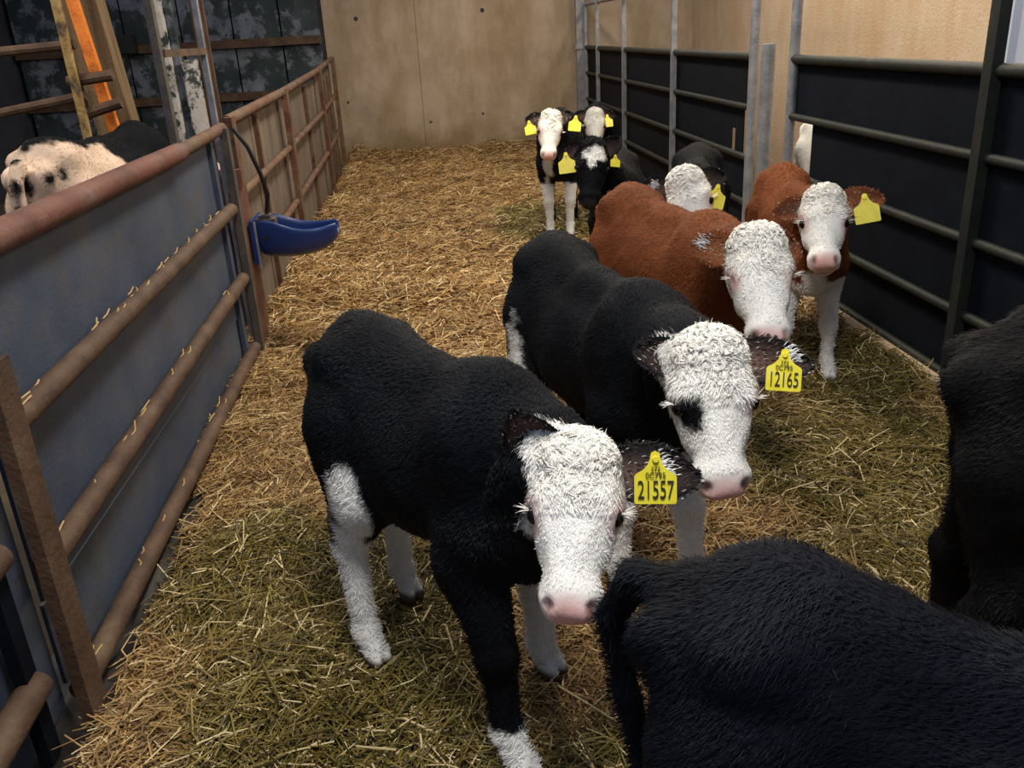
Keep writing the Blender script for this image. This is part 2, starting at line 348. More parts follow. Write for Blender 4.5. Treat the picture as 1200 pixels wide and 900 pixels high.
o = MB().path([tuple(p) for p in hp], .011, 8).build('hose', BLACK_RUB); tag(o, 'thin black hose feeding the blue drinking bowl', 'hose')
o = MB().box((-1.03, 4.39, .0), (-.985, 4.555, .86), .006).tube((-1.0, 4.48, .86), (-1.0, 4.48, .95), .03).build('bowl_bracket', RUST_PIPE); tag(o, 'red-brown rusty steel plate post behind the blue drinking bowl', 'post')

# ------------------------------------------------------------------ neighbouring pen, left background
g = empty('barrier', (-3, 12.15, 0), label='dark green barrier of peeling paint panels across the neighbouring pen', cat='barrier')
xs = [-5.15, -4.5, -3.8, -3.1, -2.45, -1.85, -1.35]
for a, b in zip(xs, xs[1:]): MB().box((a+.01, 12.2, -.03), (b-.01, 12.24, 3.1), .004).build('panel', PEEL, g, False)
for z in (px(300, 50, 12.15)[2], px(300, 112, 12.15)[2]): MB().bar((-5.15, 12.15, z), (-1.36, 12.15, z), .10, .05, (0, 0, 1)).build('rail', RUST_RAIL, g)
o = MB().box((px(134, 50, 12.1)[0], 11.98, 1.52), (px(160, 50, 12.1)[0], 12.125, 1.74), .008).build('control_box', BLACK_RUB, None); tag(o, 'small black box mounted on the peeling green barrier', 'box')
wc = empty('whitewashed_pillar', (-1.45, 6, 0), label='broad pillar with flaking whitewash behind the left gate', cat='pillar')
X6 = lambda u: px(u, 100, 6.6)[0]
MB().box((X6(187), 6.62, -.03), (X6(205), 6.7, 2.5), .01).build('board', PEEL_WHITE, wc, False)
MB().box((X6(206), 6.66, -.03), (X6(214), 6.72, 2.5)).build('board', PEEL, wc, False)
MB().box((X6(215), 6.62, -.03), (X6(236), 6.7, 1.45), .01).build('board', PEEL_WHITE, wc, False)
o = MB().box((X6(237), 6.62, -.03), (X6(252), 6.68, 2.5), .01).build('dark_post', RUST_RAIL); tag(o, 'dark brown post right of the flaking whitewashed pillar', 'post')
o = MB().bar(px(94, -30, 6.2)+1.2*(px(94, -30, 6.2)-px(163, 185, 6.2))*[1, 1, 1], (*px(163, 185, 6.2)[:2], -.03), .23, .18).build('timber_post', TIMBER); tag(o, 'thick weathered timber post in the neighbouring pen', 'post')
o = MB().bar(px(75, -30, 6.0)+(px(75, -30, 6.0)-px(152, 205, 6.0)), px(152, 205, 6.0)+.9*(px(152, 205, 6.0)-px(75, -30, 6.0)), .065, .05).build('orange_strut', ORANGE); tag(o, 'leaning orange painted metal strut beside the timber post', 'strut')
g = empty('feed_barrier', (-2.5, 5.9, 0), label='dark tubular feed barrier in the far left corner above the spotted cow', cat='barrier')
for (a, b) in (((-10, 62), (88, 52)), ((-10, 135), (100, 112)), ((80, 96), (132, 88)), ((100, 134), (142, 120))):
    MB().tube(px(*a, 5.8), px(*b, 5.8), .03 if a[0] < 0 else .035, 10).build('rail', RUST_RAIL, g)
a = px(60, -20, 5.75); b = px(104, 165, 5.75); MB().bar(a, (b[0], 5.75, b[2]), .045, .04).build('upright', YELLOW_RUST, g)

# ------------------------------------------------------------------ right gates
ZR = (1.28, .965, .64, .34, .055)
def right_gate(y0, y1, label, braces, notch, x=GX_R):
    g = empty('gate', (x, y1, 0), label=label, cat='gate')
    for k, z in enumerate(ZR): MB().tube((x, y0, z), (x, y1, z), .021 if k else .026, 14).build('rail', MOSS_STEEL, g)
    MB().tube((x, y0, 1.80), (x, y1, 1.80), .024, 14).build('top_rail', GALV, g)
    for k in range(4):
        a, b = y0, y1
        if k in (1, ) and notch: a, b = notch
        MB().box((x+.022, a, ZR[k+1]), (x+.030, b, ZR[k])).build('sheet', BLACK_STEEL, g)
    MB().tube((x, y1, 0), (x, y1, 1.80), .030, 14).build('end_stile', GALV, g)
    MB().tube((x, y0, 0), (x, y0, 1.80), .030, 14).build('end_stile', GALV, g)
    for y, r in braces: MB().bar((x-.015, y, 0), (x-.015, y, 1.80), .045, .035*r).build('brace', MOSS_STEEL if r > 1 else GALV, g)
    return g
right_gate(5.78, 12.1, 'far dark sheeted gate reaching the end wall, right side', [(9.67, 1), (7.68, 1), (11.2, .8)], (6.35, 12.1))
right_gate(1.2, 5.12, 'near dark blue-black sheeted gate with five rails, right side', [(3.22, 1.6)], (1.2, 4.85))
# slotted plate of the far gate's second bay
g = [o for o in bpy.data.objects if o.name.startswith('gate')][-2]
MB().box((2.102, 5.98, .64), (2.110, 6.14, .965)).box((2.102, 6.14, .80), (2.110, 6.35, .965)).box((2.102, 6.22, .64), (2.110, 6.35, .80)).build('slotted_plate', BLACK_STEEL, bpy.data.objects['gate.002'])
o = MB().tube((2.05, 5.45, -.03), (2.05, 5.45, 1.36), .042, 20).build('round_post', GALV); tag(o, 'round galvanised post where the two right gates meet', 'post')
o = MB().bar((2.02, 12.22, -.03), (2.02, 12.22, 2.6), .11, .10).box((1.94, 12.15, 1.26), (2.10, 12.29, 1.32)).build('corner_post', GALV); tag(o, 'thick grey steel post in the far right corner', 'post')

# ------------------------------------------------------------------ calves: one smooth body surface grown from blended volumes
class Vol:
    def __init__(s): s.p = []
    def ell(s, c, r, R=None, k=.03): s.p.append(('e', np.array(c, float), np.array(r, float), np.eye(3) if R is None else R, k)); return s
    def cone(s, a, b, ra, rb, k=.03): s.p.append(('c', np.array(a, float), np.array(b, float), (ra, rb), k)); return s
    def cut(s, c, r, R=None, k=.008): s.p.append(('x', np.array(c, float), np.array(r, float), np.eye(3) if R is None else R, k)); return s
    @staticmethod
    def d(p, P):
        if p[0] == 'c':
            a, b, (ra, rb) = p[1], p[2], p[3]; ba = b-a; pa = P-a
            h = np.clip((pa @ ba)/(ba @ ba), 0, 1); q = pa - h[..., None]*ba
            return np.sqrt((q*q).sum(-1)) - (ra+(rb-ra)*h)
        q = (P-p[1]) @ p[3]; r = p[2]
        k0 = np.sqrt(((q/r)**2).sum(-1)); k1 = np.sqrt(((q/(r*r))**2).sum(-1))+1e-9
        return k0*(k0-1)/k1
    @staticmethod
    def mixin(D, d, p):
        k = p[4]
        if p[0] == 'x':
            d = -d; h = np.maximum(k-np.abs(D-d), 0)/k; return np.maximum(D, d)+h*h*k*.25
        h = np.maximum(k-np.abs(D-d), 0)/k; return np.minimum(D, d)-h*h*k*.25
    def bounds(s, p):
        if p[0] == 'c':
            lo = np.minimum(p[1]-p[3][0], p[2]-p[3][1]); hi = np.maximum(p[1]+p[3][0], p[2]+p[3][1])
        else: m = np.sqrt(((p[3]*p[2])**2).sum(1)); lo, hi = p[1]-m, p[1]+m
        return lo, hi
    def field(s, P):
        D = np.full(P.shape[:-1], 1.)
        for p in s.p: D = s.mixin(D, s.d(p, P), p)
        return D
    def mesh(s, h):
        bs = [s.bounds(p) for p in s.p if p[0] != 'x']
        lo = np.min([b[0] for b in bs], 0)-3*h; hi = np.max([b[1] for b in bs], 0)+3*h
        n = np.ceil((hi-lo)/h).astype(int)+1
        ax = [lo[i]+h*np.arange(n[i]) for i in range(3)]
        D = np.full(n, 1.)
        for p in s.p:
            l, u = s.bounds(p); m = p[4]+3*h
            sl = []
            for i in range(3):
                a = max(0, int((l[i]-m-lo[i])/h)); b = min(n[i], int((u[i]+m-lo[i])/h)+2); sl.append(slice(a, b))
            sl = tuple(sl)
            P = np.stack(np.meshgrid(ax[0][sl[0]], ax[1][sl[1]], ax[2][sl[2]], indexing='ij'), -1)
            D[sl] = s.mixin(D[sl], s.d(p, P), p)
        D = np.clip(D, -2.5*h, 2.5*h)
        S = D < 0
        cs = [(i, j, k) for i in (0, 1) for j in (0, 1) for k in (0, 1)]
        sh = tuple(n-1)
        cnt = sum(S[i:sh[0]+i, j:sh[1]+j, k:sh[2]+k].astype(np.int8) for i, j, k in cs)
        act = (cnt > 0) & (cnt < 8); ids = np.full(sh, -1, int); I = np.argwhere(act); ids[act] = np.arange(len(I))
        acc = np.zeros((len(I), 3)); c = np.zeros(len(I))
        for a in cs:
            for axn in range(3):
                if a[axn]: continue
                b = list(a); b[axn] = 1
                va = D[I[:, 0]+a[0], I[:, 1]+a[1], I[:, 2]+a[2]]; vb = D[I[:, 0]+b[0], I[:, 1]+b[1], I[:, 2]+b[2]]
                x = (va < 0) != (vb < 0); t = np.where(x, va/(va-vb+1e-12), 0)
                pt = np.array(a, float)[None].repeat(len(I), 0); pt[:, axn] = t
                acc += pt*x[:, None]; c += x
        V = lo+h*(I+acc/c[:, None])
        F = []
        for axn in range(3):
            o1, o2 = [(1, 2), (2, 0), (0, 1)][axn]
            sa = [slice(1, sh[i]) for i in range(3)]; sa[axn] = slice(0, sh[axn]); sb = list(sa); sb[axn] = slice(1, sh[axn]+1)
            A, B = S[tuple(sa)], S[tuple(sb)]
            for cond, flip in ((A & ~B, False), (~A & B, True)):
                E = np.argwhere(cond)
                for i in range(3):
                    if i != axn: E[:, i] += 1
                q = []
                for d1, d2 in ((-1, -1), (0, -1), (0, 0), (-1, 0)):
                    G = E.copy(); G[:, o1] += d1; G[:, o2] += d2; q.append(ids[G[:, 0], G[:, 1], G[:, 2]])
                q = np.stack(q, 1); F.append(q[:, ::-1] if flip else q)
        F = np.vstack(F); F = F[(F >= 0).all(1)]
        for _ in range(2):
            f0, N = s.grad(V); V = V - np.clip(f0, -h, h)[:, None]*N*.8
        f0, N = s.grad(V)
        return V, F, N
    def grad(s, V, e=.002):
        f0 = s.field(V); G = np.stack([s.field(V+np.eye(3)[i]*e)-f0 for i in range(3)], 1)/e
        return f0, G/(np.linalg.norm(G, axis=1)[:, None]+1e-9)

BLACK, BROWN, WHITE, PINK = (.0032, .0042, .0066), (.17, .050, .016), (.90, .895, .86), (.78, .46, .43)
CAMP = np.array([0, 0, CAM_H])

def strands(P, N, D, L, W, C, lift, rr):
    "one slim bent blade of hair per point"
    n = len(P); T = D - (D*N).sum(1)[:, None]*N; T += rr.normal(0, .25, (n, 3)); T -= (T*N).sum(1)[:, None]*N*.7
    T /= np.linalg.norm(T, axis=1)[:, None]+1e-9
    S = np.cross(T, N); S /= np.linalg.norm(S, axis=1)[:, None]+1e-9
    L = (L*rr.uniform(.6, 1.25, n))[:, None]; lift = lift[:, None] if np.ndim(lift) else lift
    A = P - N*.002; B = P + T*L*.55 + N*L*lift*.75; E = P + T*L + N*L*lift*.8
    V = np.stack([A-S*W/2, A+S*W/2, B-S*W*.35, B+S*W*.35, E, E+S*W*.1], 1).reshape(-1, 3)
    k = np.arange(n)[:, None]*6
    Q = np.vstack([k+np.array([[0, 1, 3, 2]]), k+np.array([[2, 3, 5, 4]])])
    return V, Q, np.repeat(C*rr.uniform(.78, 1.18, n)[:, None], 6, 0)

def merge(parts):
    off = 0; Vs, Qs, Cs = [], [], []
    for V, Q, C in parts: Vs.append(V); Qs.append(Q+off); Cs.append(C); off += len(V)
    return np.vstack(Vs), np.vstack(Qs), np.vstack(Cs)

def text_mesh(txt, size):
    c = bpy.data.curves.new('t', 'FONT'); c.body = txt; c.size = size; c.align_x = 'CENTER'; c.align_y = 'CENTER'; c.extrude = .0004
    o = bpy.data.objects.new('t', c); COL.objects.link(o); bpy.context.view_layer.update()
    me = bpy.data.meshes.new_from_object(o.evaluated_get(bpy.context.evaluated_depsgraph_get()))
    bpy.data.objects.remove(o); bpy.data.curves.remove(c); return me

def calf(label, hind, front, feet, poll, muzzle, base=BLACK, s=1.0, hs=1.0, turn=0, h=.011, fur=0, furL=.016, furW=.0022,
         white_face=True, marks=(), hmarks=(), socks=(), ears=None, tags=(), curls=0, body_k=1.0, tail=None, closed=False, seed=1,
         name='calf', cat='calf', group='calves in the straw pen', facedir=None, sag=0, lashes=True, earc=None, white_scale=1.0, girth=1.0, legk=1.0, earW=1.0):
    hind, front = np.array(hind, float), np.array(front, float); poll, muzzle = np.array(poll, float), np.array(muzzle, float)
    v = front-hind; th = math.atan2(v[1], v[0]); wb = np.linalg.norm(v); mid = (front+hind)/2
    ca, sa = math.cos(th), math.sin(th); Rw = np.array([[ca, sa, 0], [-sa, ca, 0], [0, 0, 1]])   # world -> local
    o0 = np.array([mid[0], mid[1], 0]); L = lambda p: Rw @ (np.array(p, float)-o0)
    root = empty(name, o0, th, label=label, cat=cat, group=group)
    g = s*girth; xf, xh = wb/2, -wb/2; Vb = Vol()
    # trunk
    Vb.ell((0, 0, .565*s), (wb*.5+.09*s, .140*g, .180*s), k=.05)
    Vb.ell((-.04*s, 0, .52*s), (wb*.4+.02*s, .125*g, .14*s), k=.06)
    Vb.ell((xh+.04*s, 0, .66*s), (.19*s, .115*g, .155*s), k=.08)
    Vb.ell((xf-.04*s, 0, .60*s), (.15*s, .118*g, .20*s), k=.07)
    Vb.ell((xf+.05*s, 0, .50*s), (.09*s, .085*g, .12*s), k=.07)
    Vb.cone((xh-.02*s, 0, .775*s), (0, 0, .735*s-sag), .042*s, .038*s, k=.07); Vb.cone((0, 0, .735*s-sag), (xf-.04*s, 0, .765*s), .038*s, .035*s, k=.07)
    for sd in (-1, 1):
        Vb.ell((xh+.0*s, sd*.085*g, .745*s), (.05*s, .035*s, .035*s), k=.06)                    # hook bones
        Vb.ell((xh-.12*s, sd*.055*g, .70*s), (.04*s, .03*s, .04*s), k=.06)
        Vb.ell((xf-.03*s, sd*.075*g, .60*s), (.075*s, .05*s, .15*s), k=.05)                    # shoulder blades
        Vb.ell((xh+.0*s, sd*.07*g, .56*s), (.115*s, .07*s, .16*s), k=.05)                      # thighs
    # legs; feet: front-left, front-right, hind-left, hind-right (world), None = straight below
    fl = []
    for i, (xx, sd) in enumerate(((xf, 1), (xf, -1), (xh, 1), (xh, -1))):
        f = feet[i] if feet and feet[i] is not None else None
        F = L((f[0], f[1], 0)) if f is not None else np.array([xx-(.03*s if i > 1 else 0), sd*.085*g, 0])
        fl.append(F)
        if i < 2:
            sh = np.array([xf-.0*s, sd*.078*g, .50*s]); el = np.array([xf-.03*s, sd*.082*g, .42*s])
            kn = el*.47+F*.53; kn[2] = .235*s; kn[0] += .012*s; ft = el*.14+F*.86; ft[2] = .075*s
            Vb.cone(sh, el, .075*s, .058*s*legk, k=.05).cone(el, kn+[0, 0, .02], .056*s*legk, .034*s*legk, k=.03).ell(kn, (.034*s*legk, .033*s*legk, .042*s), k=.02)
            Vb.cone(kn, ft, .030*s*legk, .024*s*legk, k=.02).ell(ft, (.029*s*legk, .027*s*legk, .028*s), k=.015).cone(ft, F+[.02*s, 0, .03*s], .025*s, .030*s, k=.015)
            for q in (-1, 1): Vb.ell(F+[.032*s, q*.0145*s, .012*s], (.036*s, .0165*s, .028*s), k=.008)
        else:
            hip = np.array([xh+.02*s, sd*.07*g, .58*s]); st = np.array([xh+.085*s, sd*.09*g, .44*s])
            ho = st*.28+F*.72; ho[2] = .29*s; ho[0] -= .055*s; ft = ho*.2+F*.8; ft[2] = .075*s
            Vb.cone(hip, st, .10*s, .062*s*legk, k=.05).cone(st, ho, .062*s*legk, .032*s*legk, k=.035).cone(hip+[-.07*s, 0, -.03], ho+[0, 0, .06*s], .065*s, .028*s, k=.04)
            Vb.ell(ho+[-.012*s, 0, .012*s], (.032*s, .024*s, .036*s), k=.02).cone(ho, ft, .028*s*legk, .022*s*legk, k=.02).ell(ft, (.028*s*legk, .026*s*legk, .028*s), k=.015)
            Vb.cone(ft, F+[.02*s, 0, .03*s], .023*s, .029*s, k=.015)
            for q in (-1, 1): Vb.ell(F+[.03*s, q*.0145*s, .012*s], (.035*s, .0165*s, .028*s), k=.008)
    # head frame
    pl, mz = L(poll), L(muzzle); x = _n(mz-pl); mdl = (poll+muzzle)/2
    fd = (CAMP-mdl) if facedir is None else np.array(facedir, float)
    z = Rw @ fd; z = _n(z-x*(z@x)); y = np.cross(z, x); t = math.radians(turn)
    z, y = z*math.cos(t)+y*math.sin(t), y*math.cos(t)-z*math.sin(t)
    Hm = np.stack([x, y, z], 1); HP = lambda a, b, c: pl + Hm @ (np.array([a*.95+.022, b, c])*hs)
    hr = lambda *r: np.array(r)*hs
    nb = HP(.06, 0, -.10)
    cr = np.array([xf-.02*s, 0, .66*s]); n1 = cr*.45+nb*.55+np.array([0, 0, .015*s])
    Vb.cone(cr, n1, .125*s, .088*s, k=.07).cone(n1, nb, .088*s, .076*hs, k=.05).cone((xf+.05*s, 0, .56*s), nb*.75+cr*.25, .085*s, .06*s, k=.07)
    Vb.ell(HP(.075, 0, -.060), hr(.088, .078, .070), Hm, k=.03*hs)
    Vb.ell(HP(.028, 0, -.035), hr(.050, .066, .052), Hm, k=.03*hs)
    for sd in (-1, 1):
        Vb.ell(HP(.125, sd*.056, -.038), hr(.040, .030, .034), Hm, k=.025*hs)
        Vb.ell(HP(.150, sd*.040, -.085), hr(.090, .038, .058), Hm, k=.035*hs)
    Vb.cone(HP(.13, 0, -.056), HP(.285, 0, -.060), .066*hs, .048*hs, k=.03*hs)
    Vb.cone(HP(.12, 0, -.11), HP(.285, 0, -.098), .05*hs, .026*hs, k=.03*hs)
    Vb.ell(HP(.305, 0, -.062), hr(.040, .061, .044), Hm, k=.025*hs)
    Vb.cone(HP(.326, .020, -.050), HP(.326, -.020, -.050), .026*hs, .026*hs, k=.012*hs).cone(HP(.330, .016, -.074), HP(.330, -.016, -.074), .021*hs, .021*hs, k=.010*hs)
    for sd in (-1, 1): Vb.ell(HP(.312, sd*.034, -.086), hr(.030, .024, .020), Hm, k=.012*hs)
    Vb.ell(HP(.326, 0, -.062), hr(.014, .030, .024), Hm, k=.015*hs)
    Vb.ell(HP(.316, 0, -.106), hr(.034, .038, .019), Hm, k=.012*hs)
    for sd in (-1, 1):
        a = _n(np.array([.55, sd*.75, .35])); # nostril opening, a slanted comma
        Vb.cut(HP(.330, sd*.041, -.034), hr(.013, .0085, .019), Hm @ np.array([[1, 0, 0], [0, .8, sd*.6], [0, -sd*.6, .8]]).T, k=.008*hs)
        Vb.cut(HP(.150, sd*.092, -.038), hr(.020, .014, .013), Hm, k=.012*hs)                 # eye socket
    Vb.cut(HP(.352, 0, -.094), hr(.035, .06, .0035), Hm, k=.006*hs)                            # mouth line
    if tail is None: tail = [(-.165, 0, .745), (-.205, 0, .70), (-.215, 0, .58), (-.21, 0, .42)]
    tp = [np.array([xh+q[0]*s, q[1]*s, q[2]*s]) for q in tail]; rs = np.linspace(.027, .016, len(tp))*s
    for i in range(len(tp)-1): Vb.cone(tp[i], tp[i+1], rs[i], rs[i+1], k=.03 if i == 0 else .012)
    Vb.ell(tp[-1]-[0, 0, .03*s], (.028*s, .028*s, .07*s), k=.02)
    V, F, N = Vb.mesh(h)
    # shaggy relief
    rz = .0025 if h < .012 else .002
    V = V + N*(rz*wob(V, 60, seed+50))[:, None]
    hq = (V-pl) @ Hm/hs; tm = np.exp(-((hq[:, 0]-.05)/.07)**4)*(hq[:, 2] > -.09)*(np.linalg.norm(hq, axis=1) < .2)*(1 if white_face else 0)
    V = V + N*(tm*.0035*(np.abs(wob(V, 150, seed+60))+np.abs(wob(V, 230, seed+61))-.5))[:, None]
    W = V @ Rw + o0                                                     # world coordinates
    Hc = ((V-pl) @ Hm)/hs; Hc[:, 0] = (Hc[:, 0]-.022)/.95
    C = np.tile(np.array(base, float), (len(V), 1)); nz = wob(V, 38, seed)*.012 + wob(V, 110, seed+9)*.005
    C *= (1+.22*wob(V, 16, seed+3))[:, None]
    wv = np.array(WHITE)*white_scale
    def paint(d, col, soft=.006):
        nonlocal C
        a = np.clip(-(d+nz)/soft*.5+.5, 0, 1)[:, None]; C = C*(1-a)+np.array(col)*a
    def ed(Pp, c, r): q = (Pp-np.array(c))/np.array(r); kk = np.linalg.norm(q, axis=1); return (kk-1)*min(r)
    inhead = np.linalg.norm(Hc-np.array([.16, 0, -.07]), axis=1) < .29
    for (i, zt, col) in socks:
        top = np.array([xf if i < 2 else xh, fl[i][1], .45*s]); seg = np.clip(V[:, 2]/(.45*s), 0, 1)
        ax_ = fl[i][None, :2]*(1-seg[:, None]) + top[None, :2]*seg[:, None]
        rr_ = np.linalg.norm(V[:, :2]-ax_, axis=1); d = np.where(rr_ < .15*s, V[:, 2]-zt, 1.); paint(d, col)
    for (c, r, col) in marks: paint(ed(W, c, r), col)
    if white_face:
        d = np.maximum.reduce([-(Hc[:, 2]+.120+.45*np.clip(Hc[:, 0]-.10, 0, .2)), -(Hc[:, 0]+.035), np.abs(Hc[:, 1])-.098])
        d = np.where(inhead, d, 1.); paint(d, wv)
    for (c, r, col) in hmarks:
        d = ed(Hc, c, r); paint(np.where(inhead, d, 1.), col)
    if white_face:
        nz = nz*.3
        for sd in (-1, 1): paint(np.where(inhead & (not any(q[2] is BLACK for q in hmarks) or sd > 0), ed(Hc, (.150, sd*.078, -.040), (.028, .026, .024)), 1), (.60, .30, .28), .02)
        paint(np.where(inhead, ed(Hc, (.340, 0, -.046), (.040, .050, .040)), 1), PINK, .015)
        paint(np.where(inhead, ed(Hc, (.33, 0, -.10), (.04, .06, .006)), 1), (.55, .25, .24), .01)
    else:
        nz = nz*.3; paint(np.where(inhead, ed(Hc, (.345, 0, -.06), (.03, .055, .045)), 1), (.035, .033, .036), .015)
    for sd in (-1, 1): paint(np.where(inhead, ed(Hc, (.330, sd*.041, -.034), (.015, .010, .018)), 1), (.16, .05, .05) if white_face else (.004, .004, .004), .006)
    paint(np.where(V[:, 2] < .1, V[:, 2]-.022*s, 1), (.10, .08, .06))
    C = np.clip(C, .002, .95)
    body = link('body', fast_mesh('body', V, F, C), root, COAT)
    # eyes and lashes
    for sd in (-1, 1):
        c = HP(.150, sd*.0735, -.040)
        if closed: break
        bm = bmesh.new(); bmesh.ops.create_uvsphere(bm, u_segments=14, v_segments=10, radius=.0185*hs, matrix=Matrix.Translation(c))
        me = bpy.data.meshes.new('eye'); bm.to_mesh(me); bm.free(); me.polygons.foreach_set('use_smooth', [True]*len(me.polygons))
        link('eye', me, root, EYE_M)
    rr = np.random.default_rng(seed)
    # ears
    ears = ears or {}
    for sd in (-1, 1):
        e = dict(d=(-.25, sd*1., -.25), n=(.45, 0, .9), L=.125, W=.085, dz=0); e.update(ears.get(sd, {}))
        d = _n(Hm @ np.array(e['d'], float)) if 'wd' not in e else _n(Rw @ np.array(e['wd'], float))
        nn = Hm @ np.array(e['n'], float) if 'wn' not in e else Rw @ np.array(e['wn'], float)
        nn = _n(nn-d*(nn@d)); sx = np.cross(d, nn); EL, EW = e['L']*hs, e['W']*hs*earW
        b0 = HP(.045, sd*.060, -.062); nu, nv = 12, 10; Pi, Po = [], []
        for i in range(nu+1):
            u = i/nu; w = EW/2*(.42*(1-u)**1.5+math.sin(math.pi*min(1, u**.95*.95+.03))**.55)
            for j in range(nv+1):
                q = -1+2*j/nv; cup = .026*hs*(1-q*q)*(1.15-.75*u); dr = -.012*hs*u*u
                p = b0+d*(u*EL)+sx*(w*q)-nn*cup+np.array([0, 0, dr])+nn*(.004*math.sin(7*u+3*q)*hs)
                Pi.append(p); Po.append(p-nn*.005*hs*(1-.7*q*q)-nn*.0015)
        nI = len(Pi); VV = np.array(Pi+Po); id_ = lambda i, j: i*(nv+1)+j; FF = []
        for i in range(nu):
            for j in range(nv):
                a, b, c_, dd_ = id_(i, j), id_(i, j+1), id_(i+1, j+1), id_(i+1, j); FF += [(a, b, c_, dd_), (nI+a, nI+dd_, nI+c_, nI+b)]
        for i in range(nu): a, b = id_(i, 0), id_(i+1, 0); FF.append((a, b, nI+b, nI+a)); a, b = id_(i, nv), id_(i+1, nv); FF.append((b, a, nI+a, nI+b))
        for j in range(nv): a, b = id_(nu, j), id_(nu, j+1); FF.append((a, b, nI+b, nI+a)); a, b = id_(0, j), id_(0, j+1); FF.append((b, a, nI+a, nI+b))
        ec = np.array(earc if earc is not None else base, float); inner = e.get('inner', (.10, .065, .055))
        uu = np.repeat(np.arange(nu+1)/nu, nv+1); qq = np.tile(-1+2*np.arange(nv+1)/nv, nu+1)
        a = (np.clip(1.15-np.abs(qq)*1.3, 0, 1)*np.clip(1.25-uu*1.2, 0, 1))[:, None]
        CI = ec*(1-a)+np.array(inner)*a
        eo = link('ear', fast_mesh('ear', VV, np.array(FF), np.vstack([CI, np.tile(ec*1.1, (nI, 1))])), root, COAT)
        # tufts inside and round the rim
        nt_ = 700 if fur > 20000 else (160 if fur else 60)
        ui = rr.integers(0, nu, nt_); vi = rr.integers(0, nv, nt_); base_i = ui*(nv+1)+vi; Pt = np.array(Pi)[base_i] + rr.normal(0, .002, (nt_, 3))
        Nn = np.tile(nn, (nt_, 1)); Dd = d[None]*1.0+sx[None]*rr.normal(0, .5, (nt_, 1))
        pale = (rr.random(nt_) < e.get('pale', .06)) & (np.abs(qq[base_i]) < .9) & (uu[base_i] < .8)
        mx = rr.random((nt_, 1)); Ct = np.where(pale[:, None], np.array([.50, .47, .44]), (ec*1.2*mx+np.array(inner)*.8*(1-mx)))
        t1 = strands(Pt, Nn, Dd, .011*hs, .0018, Ct, .3, rr)
        rim = np.concatenate([[id_(i, 0) for i in range(nu+1)], [id_(i, nv) for i in range(nu+1)], [id_(nu, j) for j in range(nv+1)]])
        rim = rr.choice(rim, nt_//2+20); Pr = np.array(Pi)[rim]+rr.normal(0, .003, (len(rim), 3)); outw = sx[None]*np.sign(qq[rim])[:, None]*(1-uu[rim])[:, None]+d[None]*(.3+uu[rim])[:, None]
        Cr = np.where((rr.random(len(rim)) < e.get('fringe', .04))[:, None], np.array([.7, .68, .64]), ec*1.2+.005)
        t2 = strands(Pr, np.tile(nn, (len(rim), 1)), outw, .0065*hs, .0022, Cr, .12, rr)
        tp_ = [t1, t2]
        if e.get('wtuft'):
            u0, q0 = e['wtuft']; n3 = e.get('ntuft', 110); us = np.clip(rr.normal(u0, .05, n3), 0, .9); qs = np.clip(rr.normal(q0, .18, n3), -.85, .85)
            Pq = np.array(Pi)[(np.round(us*nu).astype(int))*(nv+1)+np.round((qs+1)/2*nv).astype(int)]+rr.normal(0, .004, (n3, 3))
            tp_.append(strands(Pq, np.tile(nn, (n3, 1)), np.tile(e.get('tdir', d), (n3, 1)), .014*hs, .0024, np.tile(np.array([.8, .8, .82]), (n3, 1)), .6, rr))
        o = link('ear_hair', fast_mesh('ear_hair', *merge(tp_), False), eo, HAIR); tag(o, kind='stuff')
    # ear tags: (centre world, width, yaw deg, roll deg, lines)
    for (c, wd, yaw, roll, lines) in tags:
        cl = L(c); tdir = (CAMP-np.array(c)); base_yaw = math.atan2(tdir[1], tdir[0])+math.radians(yaw)
        nW = np.array([math.cos(base_yaw)*.93, math.sin(base_yaw)*.93, .36]); nl = Rw @ _n(nW); up = np.array([0, 0, 1.]); up = _n(up-nl*(nl@up)); rt = np.cross(up, nl)
        rl = math.radians(roll); rt, up = rt*math.cos(rl)+up*math.sin(rl), up*math.cos(rl)-rt*math.sin(rl)
        M = Matrix(np.stack([rt, up, nl], 1).tolist()).to_4x4(); M.translation = Vector(cl)
        k = wd
        out = [(-.5, -.62), (-.46, -.66), (.46, -.66), (.5, -.62), (.5, -.02), (.47, .04), (.30, .14), (.19, .25), (.12, .42), (.10, .55), (0, .60), (-.10, .55), (-.12, .42), (-.19, .25), (-.30, .14), (-.47, .04), (-.5, -.02)]
        bm = bmesh.new(); fr = [bm.verts.new(M @ Vector((a*k, b*k, .0012+.05*k*(a*a)))) for a, b in out]; bk = [bm.verts.new(M @ Vector((a*k, b*k, -.0012+.05*k*(a*a)))) for a, b in out]
        bm.faces.new(fr); bm.faces.new(bk[::-1])
        for i in range(len(out)): j = (i+1) % len(out); bm.faces.new((fr[j], fr[i], bk[i], bk[j]))
        bmesh.ops.create_cone(bm, cap_ends=True, segments=12, radius1=.09*k, radius2=.07*k, depth=.006, matrix=M @ Matrix.Translation((0, .40*k, .003)))
        me = bpy.data.meshes.new('ear_tag'); bm.to_mesh(me); bm.free(); to = link('ear_tag', me, root, TAGY)
        for (txt, size, yy, sx_) in lines:
            tm = text_mesh(txt, size*k); tm.transform(M @ Matrix.Translation((0, yy*k, .0042)) @ Matrix.Diagonal((sx_, 1, 1, 1)))
            link('tag_number', tm, to, INK)
